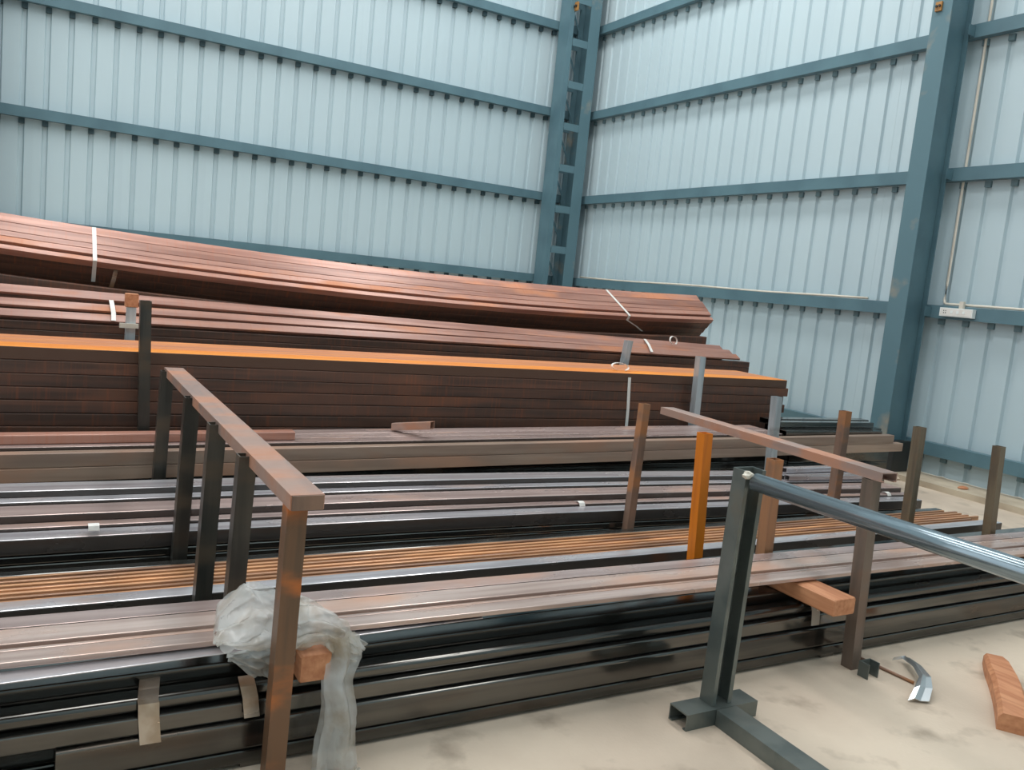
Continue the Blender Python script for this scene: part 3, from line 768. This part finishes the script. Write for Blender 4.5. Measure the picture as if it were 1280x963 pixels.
# metal bands on the floor bundle
def front_band(px, tops, width, label, curl=0.0):
    """pixel rows down the front of the floor bundle"""
    pts = [P(px + dx, py, y) for dx, py, y in tops]
    strap(pts, width, 'metalstrap', label, name='metal_strap', thick=.001)
front_band(188, [(0, 843, 2.50), (-2, 862, 2.44), (-3, 876, 2.392), (-2, 880, 2.383), (-2, 897, 2.376), (0, 930, 2.366)], .055, 'bright metal band around the floor bundle left of the plastic')
front_band(313, [(-6, 845, 2.43), (-3, 858, 2.395), (0, 872, 2.378), (2, 897, 2.366)], .045, 'dull metal band around the floor bundle under the plastic lump')
front_band(1018, [(-20, 738, 2.50), (-8, 744, 2.44), (0, 752, 2.397), (2, 764, 2.380), (1, 782, 2.362)], .05, 'dull metal band around the floor bundle beside the timber spacer')

# ------------------------------------------------------------------ front stand
st = empty('steel_stand', (2.2, 2.12, 0)); tag(st, 'dark channel stand with a round pipe as its top rail on the bare floor', 'stand')
X1, Yp = 2.165, 2.105
ca = csec(.095, .065, .005, .018)
# upright channel, open towards the camera side (-Y)
prism(MB(), ca, Vector((X1 - .005, Yp + .065, .062)), Vector((X1 + .012, Yp + .065, .935)), Vector((1, 0, 0)), Vector((0, -1, 0))).build('post', M['frame'], st)
prism(MB(), csec(.095, .06, .005, .018), Vector((2.03, Yp - .02, .061)), Vector((2.37, Yp - .02, .061)), Vector((0, 1, 0)), Vector((0, 0, -1))).build('foot', M['frame'], st)
prism(MB(), csec(.095, .06, .005, .018), Vector((X1, Yp - .022, .061)), Vector((X1 - .03, .45, .061)), Vector((1, 0, 0)), Vector((0, 0, -1))).build('floor_beam', M['frame'], st)
prism(MB(), csec(.095, .06, .005, .018), Vector((1.97, .42, .061)), Vector((2.33, .42, .061)), Vector((0, 1, 0)), Vector((0, 0, -1))).build('foot', M['frame'], st)
prism(MB(), ca, Vector((X1 - .03, .53, .062)), Vector((X1 - .02, .53, .935)), Vector((1, 0, 0)), Vector((0, -1, 0))).build('post', M['frame'], st)
pa = P(945, 603, 2.085); pb = Vector((2.285, 0.40, pa.z - .012))
mb = MB(); rings = []; inn = []
for i in range(2):
    c = (pa, pb)[i]
    rings.append([(c.x + .032 * math.cos(2 * math.pi * k / 20), c.y, c.z + .032 * math.sin(2 * math.pi * k / 20)) for k in range(20)])
mb.sweep(rings).build('top_pipe', M['pipe'], st, smooth=False)
for pl_ in st.children[-1].data.polygons:
    if len(pl_.vertices) == 4: pl_.use_smooth = True
wp = bmesh.new(); bmesh.ops.create_icosphere(wp, subdivisions=2, radius=.016)
for v in wp.verts: v.co = Vector((v.co.x * 1.3, v.co.y * 1.2, v.co.z * .9)) * (1 + .25 * math.sin(v.co.x * 300 + v.co.z * 200))
me = bpy.data.meshes.new('weld_bead'); wp.to_mesh(me); wp.free(); me.materials.append(M['conduit'])
o = bpy.data.objects.new('weld_bead', me); COL.objects.link(o); o.parent = st; o.location = P(936, 594, 2.1) - st.location

# channel shoe at the foot of the middle rack's front post
c = Vector((3.12, 2.235, 0))
prism(MB(), csec(.07, .05, .004, .014), Vector((c.x - .045, c.y - .04, .0135)), Vector((c.x - .045, c.y - .04, .06)), Vector((1, 0, 0)), Vector((0, -1, 0)))
shoe = prism(MB(), [(0, 0), (.07, 0), (.07, .05), (.064, .05), (.064, .006), (.006, .006), (.006, .05), (0, .05)], Vector((3.085, 2.205, .0)), Vector((3.085, 2.205, .065)), Vector((1, 0, 0)), Vector((0, -1, 0))).build('channel_offcut', M['frame'])
tag(shoe, 'small dark channel offcut standing against the middle rack front post', 'steel section')

# timber on the floor at the right
a0 = PZ(1243, 822, .04); b0 = PZ(1268, 905, .04)
mb = MB(); d = Vector((b0.x - a0.x, b0.y - a0.y, 0)).normalized(); sdv = Vector((-d.y, d.x, 0)); ln_ = (b0 - a0).length
rings = []
for i in range(9):
    q = i / 8; c = Vector((a0.x, a0.y, 0)) + d * ln_ * q + sdv * .015 * math.sin(q * 3)
    wd = .058 * (1 - .25 * max(0, .2 - q) / .2); ht = .075 * (1 - .12 * math.sin(q * 7) ** 2) * (1 - .3 * max(0, .15 - q) / .15)
    rings.append([tuple(c + sdv * p + Vector((0, 0, z_))) for p, z_ in ((-wd, .0), (wd, .0), (wd * 1.02, ht * .6), (wd * .72, ht), (-wd * .75, ht * .97), (-wd, ht * .7))])
tag(mb.sweep(rings).build('timber_block', M['wood']), 'rough reddish timber block lying alone on the bare floor', 'timber')

# foil scrap and rod on the floor
r0 = PZ(1075, 822, .01); r1 = PZ(1142, 853, .01)
tag(pipe_path(MB(), [Vector((r0.x, r0.y, .0075)), Vector((r1.x, r1.y, .0075))], .007).build('thin_rod', M['postrust'], smooth=True), 'thin rusty rod lying on the floor by the foil scrap', 'rod')
pts = [PZ(1118, 826, .01), PZ(1132, 824, .02), PZ(1146, 834, .045), PZ(1156, 848, .05), PZ(1154, 862, .035), PZ(1148, 878, .004)]
wds = [.02, .03, .035, .05, .075, .085]
mb = MB(); rings = []
ax = Vector((.86, -.5, 0))
for p, wd in zip(pts, wds):
    p = Vector((p.x, p.y, max(p.z, .004)))
    rings.append([tuple(p + ax * (wd * q) + Vector((0, 0, h_))) for q, h_ in ((-.5, 0), (-.2, .012), (.1, .003), (.5, .006), (.5, .008), (.1, .006), (-.2, .015), (-.5, .003))])
foil_m, nt, bs = new_mat('crumpled_foil'); bs.inputs['Base Color'].default_value = rgb(206, 210, 212); bs.inputs['Metallic'].default_value = .8; bs.inputs['Roughness'].default_value = .28
tag(mb.sweep(rings).build('foil_strip', foil_m), 'crumpled silver foil strip curling on the bare floor', 'foil')
# small debris at the wall foot
for i, (px, py, s) in enumerate(((1204, 612, .06), (1128, 588, .14), (1120, 599, .09))):
    c = PZ(px, py, .06) if i == 0 else PZ(px, py, 0.0)
    if i == 0: c = Vector((7.45, PX(px, py, 7.45).y, .056))
    mb = MB(); rings = []
    for k, (rr, zz) in enumerate(((.8, 0), (1, .25), (.75, .55), (.3, .7))):
        rings.append([(c.x + s * rr * math.cos(a) * (1 + .2 * math.sin(3 * a + i)), c.y + s * .7 * rr * math.sin(a), c.z + s * zz * .6) for a in [j * math.pi / 4 for j in range(8)]])
    tag(mb.sweep(rings).build('rubble', M['floor'] if i else M['wood']), ('small brown lump lying on the kerb at the wall foot', 'larger pale concrete lump near the I-section column foot', 'smaller pale concrete lump near the I-section column foot')[i], 'rubble')

# ------------------------------------------------------------------ polythene sheet
def poly_sheet():
    mb = MB()
    def n3(a, b, s): return math.sin(a * 3.1 + s) * math.cos(b * 2.3 - s * 1.7) + .5 * math.sin(a * 7.3 - b * 5.1 + s * 2.1) + .3 * math.sin(a * 13.7 + b * 11.3 + s)
    def patch(outline_fn, nu, nv):
        n = len(mb.v)
        for i in range(nu + 1):
            for j in range(nv + 1): mb.v.append(tuple(outline_fn(i / nu, j / nv)))
        for i in range(nu):
            for j in range(nv):
                a = n + i * (nv + 1) + j; mb.f.append((a, a + 1, a + nv + 2, a + nv + 1))
    def it(l, q):
        q *= len(l) - 1; i = min(int(q), len(l) - 2); f = q - i
        return l[i][0] * (1 - f) + l[i + 1][0] * f, l[i][1] * (1 - f) + l[i + 1][1] * f
    from mathutils import noise as mn
    def ridged(x, y, z):
        t = 0; a = 1.0
        for o_ in range(3):
            t += a * (1 - 2 * abs(mn.noise(Vector((x, y, z))))); x *= 2.1; y *= 2.1; a *= .5
        return t - 1.0
    def lobe(top, bot, ya, yb, bulge, seed, fr, amp):
        def f(u, v):
            a = it(top, u); b = it(bot, u)
            px = a[0] * (1 - v) + b[0] * v; py = a[1] * (1 - v) + b[1] * v
            bul = math.sin(math.pi * v) ** .6 * math.sin(math.pi * min(1, max(0, u))) ** .4
            yy = ya(u) * (1 - v) + yb(u) * v - bulge * bul
            k = amp * ridged(u * fr[0] + v * .9, v * fr[1] + .6 * math.sin(u * 5), seed) + amp * .5 * math.sin((v * 2 + u * .7) * 9 + seed)
            return P(px, py, yy) + Vector((k * .35, -abs(k) * 1.2, k * .5))
        return f
    T1 = [(266, 774), (272, 754), (290, 738), (311, 725), (334, 733), (358, 741), (386, 748)]; B1 = [(268, 798), (276, 806), (296, 813), (322, 814), (344, 808), (366, 800), (388, 797)]
    patch(lobe(T1, B1, lambda u: 2.62 - .2 * u, lambda u: 2.305 + .02 * u, .03, 1.3, (1.7, 1.5), .024), 64, 44)
    patch(lobe(T1, B1, lambda u: 2.66 - .2 * u, lambda u: 2.34, .01, 5.3, (2.6, 2.2), .016), 50, 34)
    T2 = [(284, 815), (298, 812), (322, 806), (346, 800), (372, 794)]; B2 = [(286, 824), (300, 834), (320, 844), (346, 847), (372, 838)]
    patch(lobe(T2, B2, lambda u: 2.345, lambda u: 2.352, .015, 2.7, (.8, 3.2), .016), 50, 40)
    T3 = [(366, 743), (386, 748), (404, 760), (424, 774), (440, 788), (457, 805)]; B3 = [(366, 812), (384, 808), (400, 806), (414, 812), (424, 822), (440, 829)]
    patch(lobe(T3, B3, lambda u: 2.42 - .1 * u, lambda u: 2.30, .02, 3.9, (1.5, 1.8), .020), 50, 40)
    patch(lobe(T3, B3, lambda u: 2.44 - .1 * u, lambda u: 2.33, .01, 6.9, (3.2, 2.0), .012), 40, 30)
    # strip hanging down beside the post to the floor
    hl = [(398, 792), (408, 815), (404, 850), (402, 880), (396, 915), (390, 945), (384, 985), (380, 1010)]
    hr = [(444, 790), (446, 820), (438, 850), (440, 880), (441, 915), (443, 945), (442, 985), (442, 1010)]
    def hang(s):
        def f(u, v):
            a = it(hl, u); b = it(hr, u)
            px = a[0] * (1 - v) + b[0] * v + s * 3; py = a[1] * (1 - v) + b[1] * v
            yy = 2.335 - .06 * min(1, u * 3) - .02 * s
            p = P(px, py, yy)
            k = .024 * math.sin(v * 8 + 1.3 * math.sin(u * 4 + s)) + .014 * ridged(v * 2.5, u * 5, s + 4)
            p = p + Vector((.004 * math.sin(u * 16), k - .02, 0))
            if p.z < .004: p.z = .004 + .01 * abs(math.sin(v * 9))
            return p
        return f
    patch(hang(0), 40, 18); patch(hang(1), 36, 14)
    o = link_mesh('plastic_sheet', mb.v, mb.f, M['polythene'], None, Vector((.65, 2.4, .35)), True)
    return tag(o, 'crumpled dusty clear plastic sheet draped behind the left rack front post', 'plastic sheet')
poly_sheet()
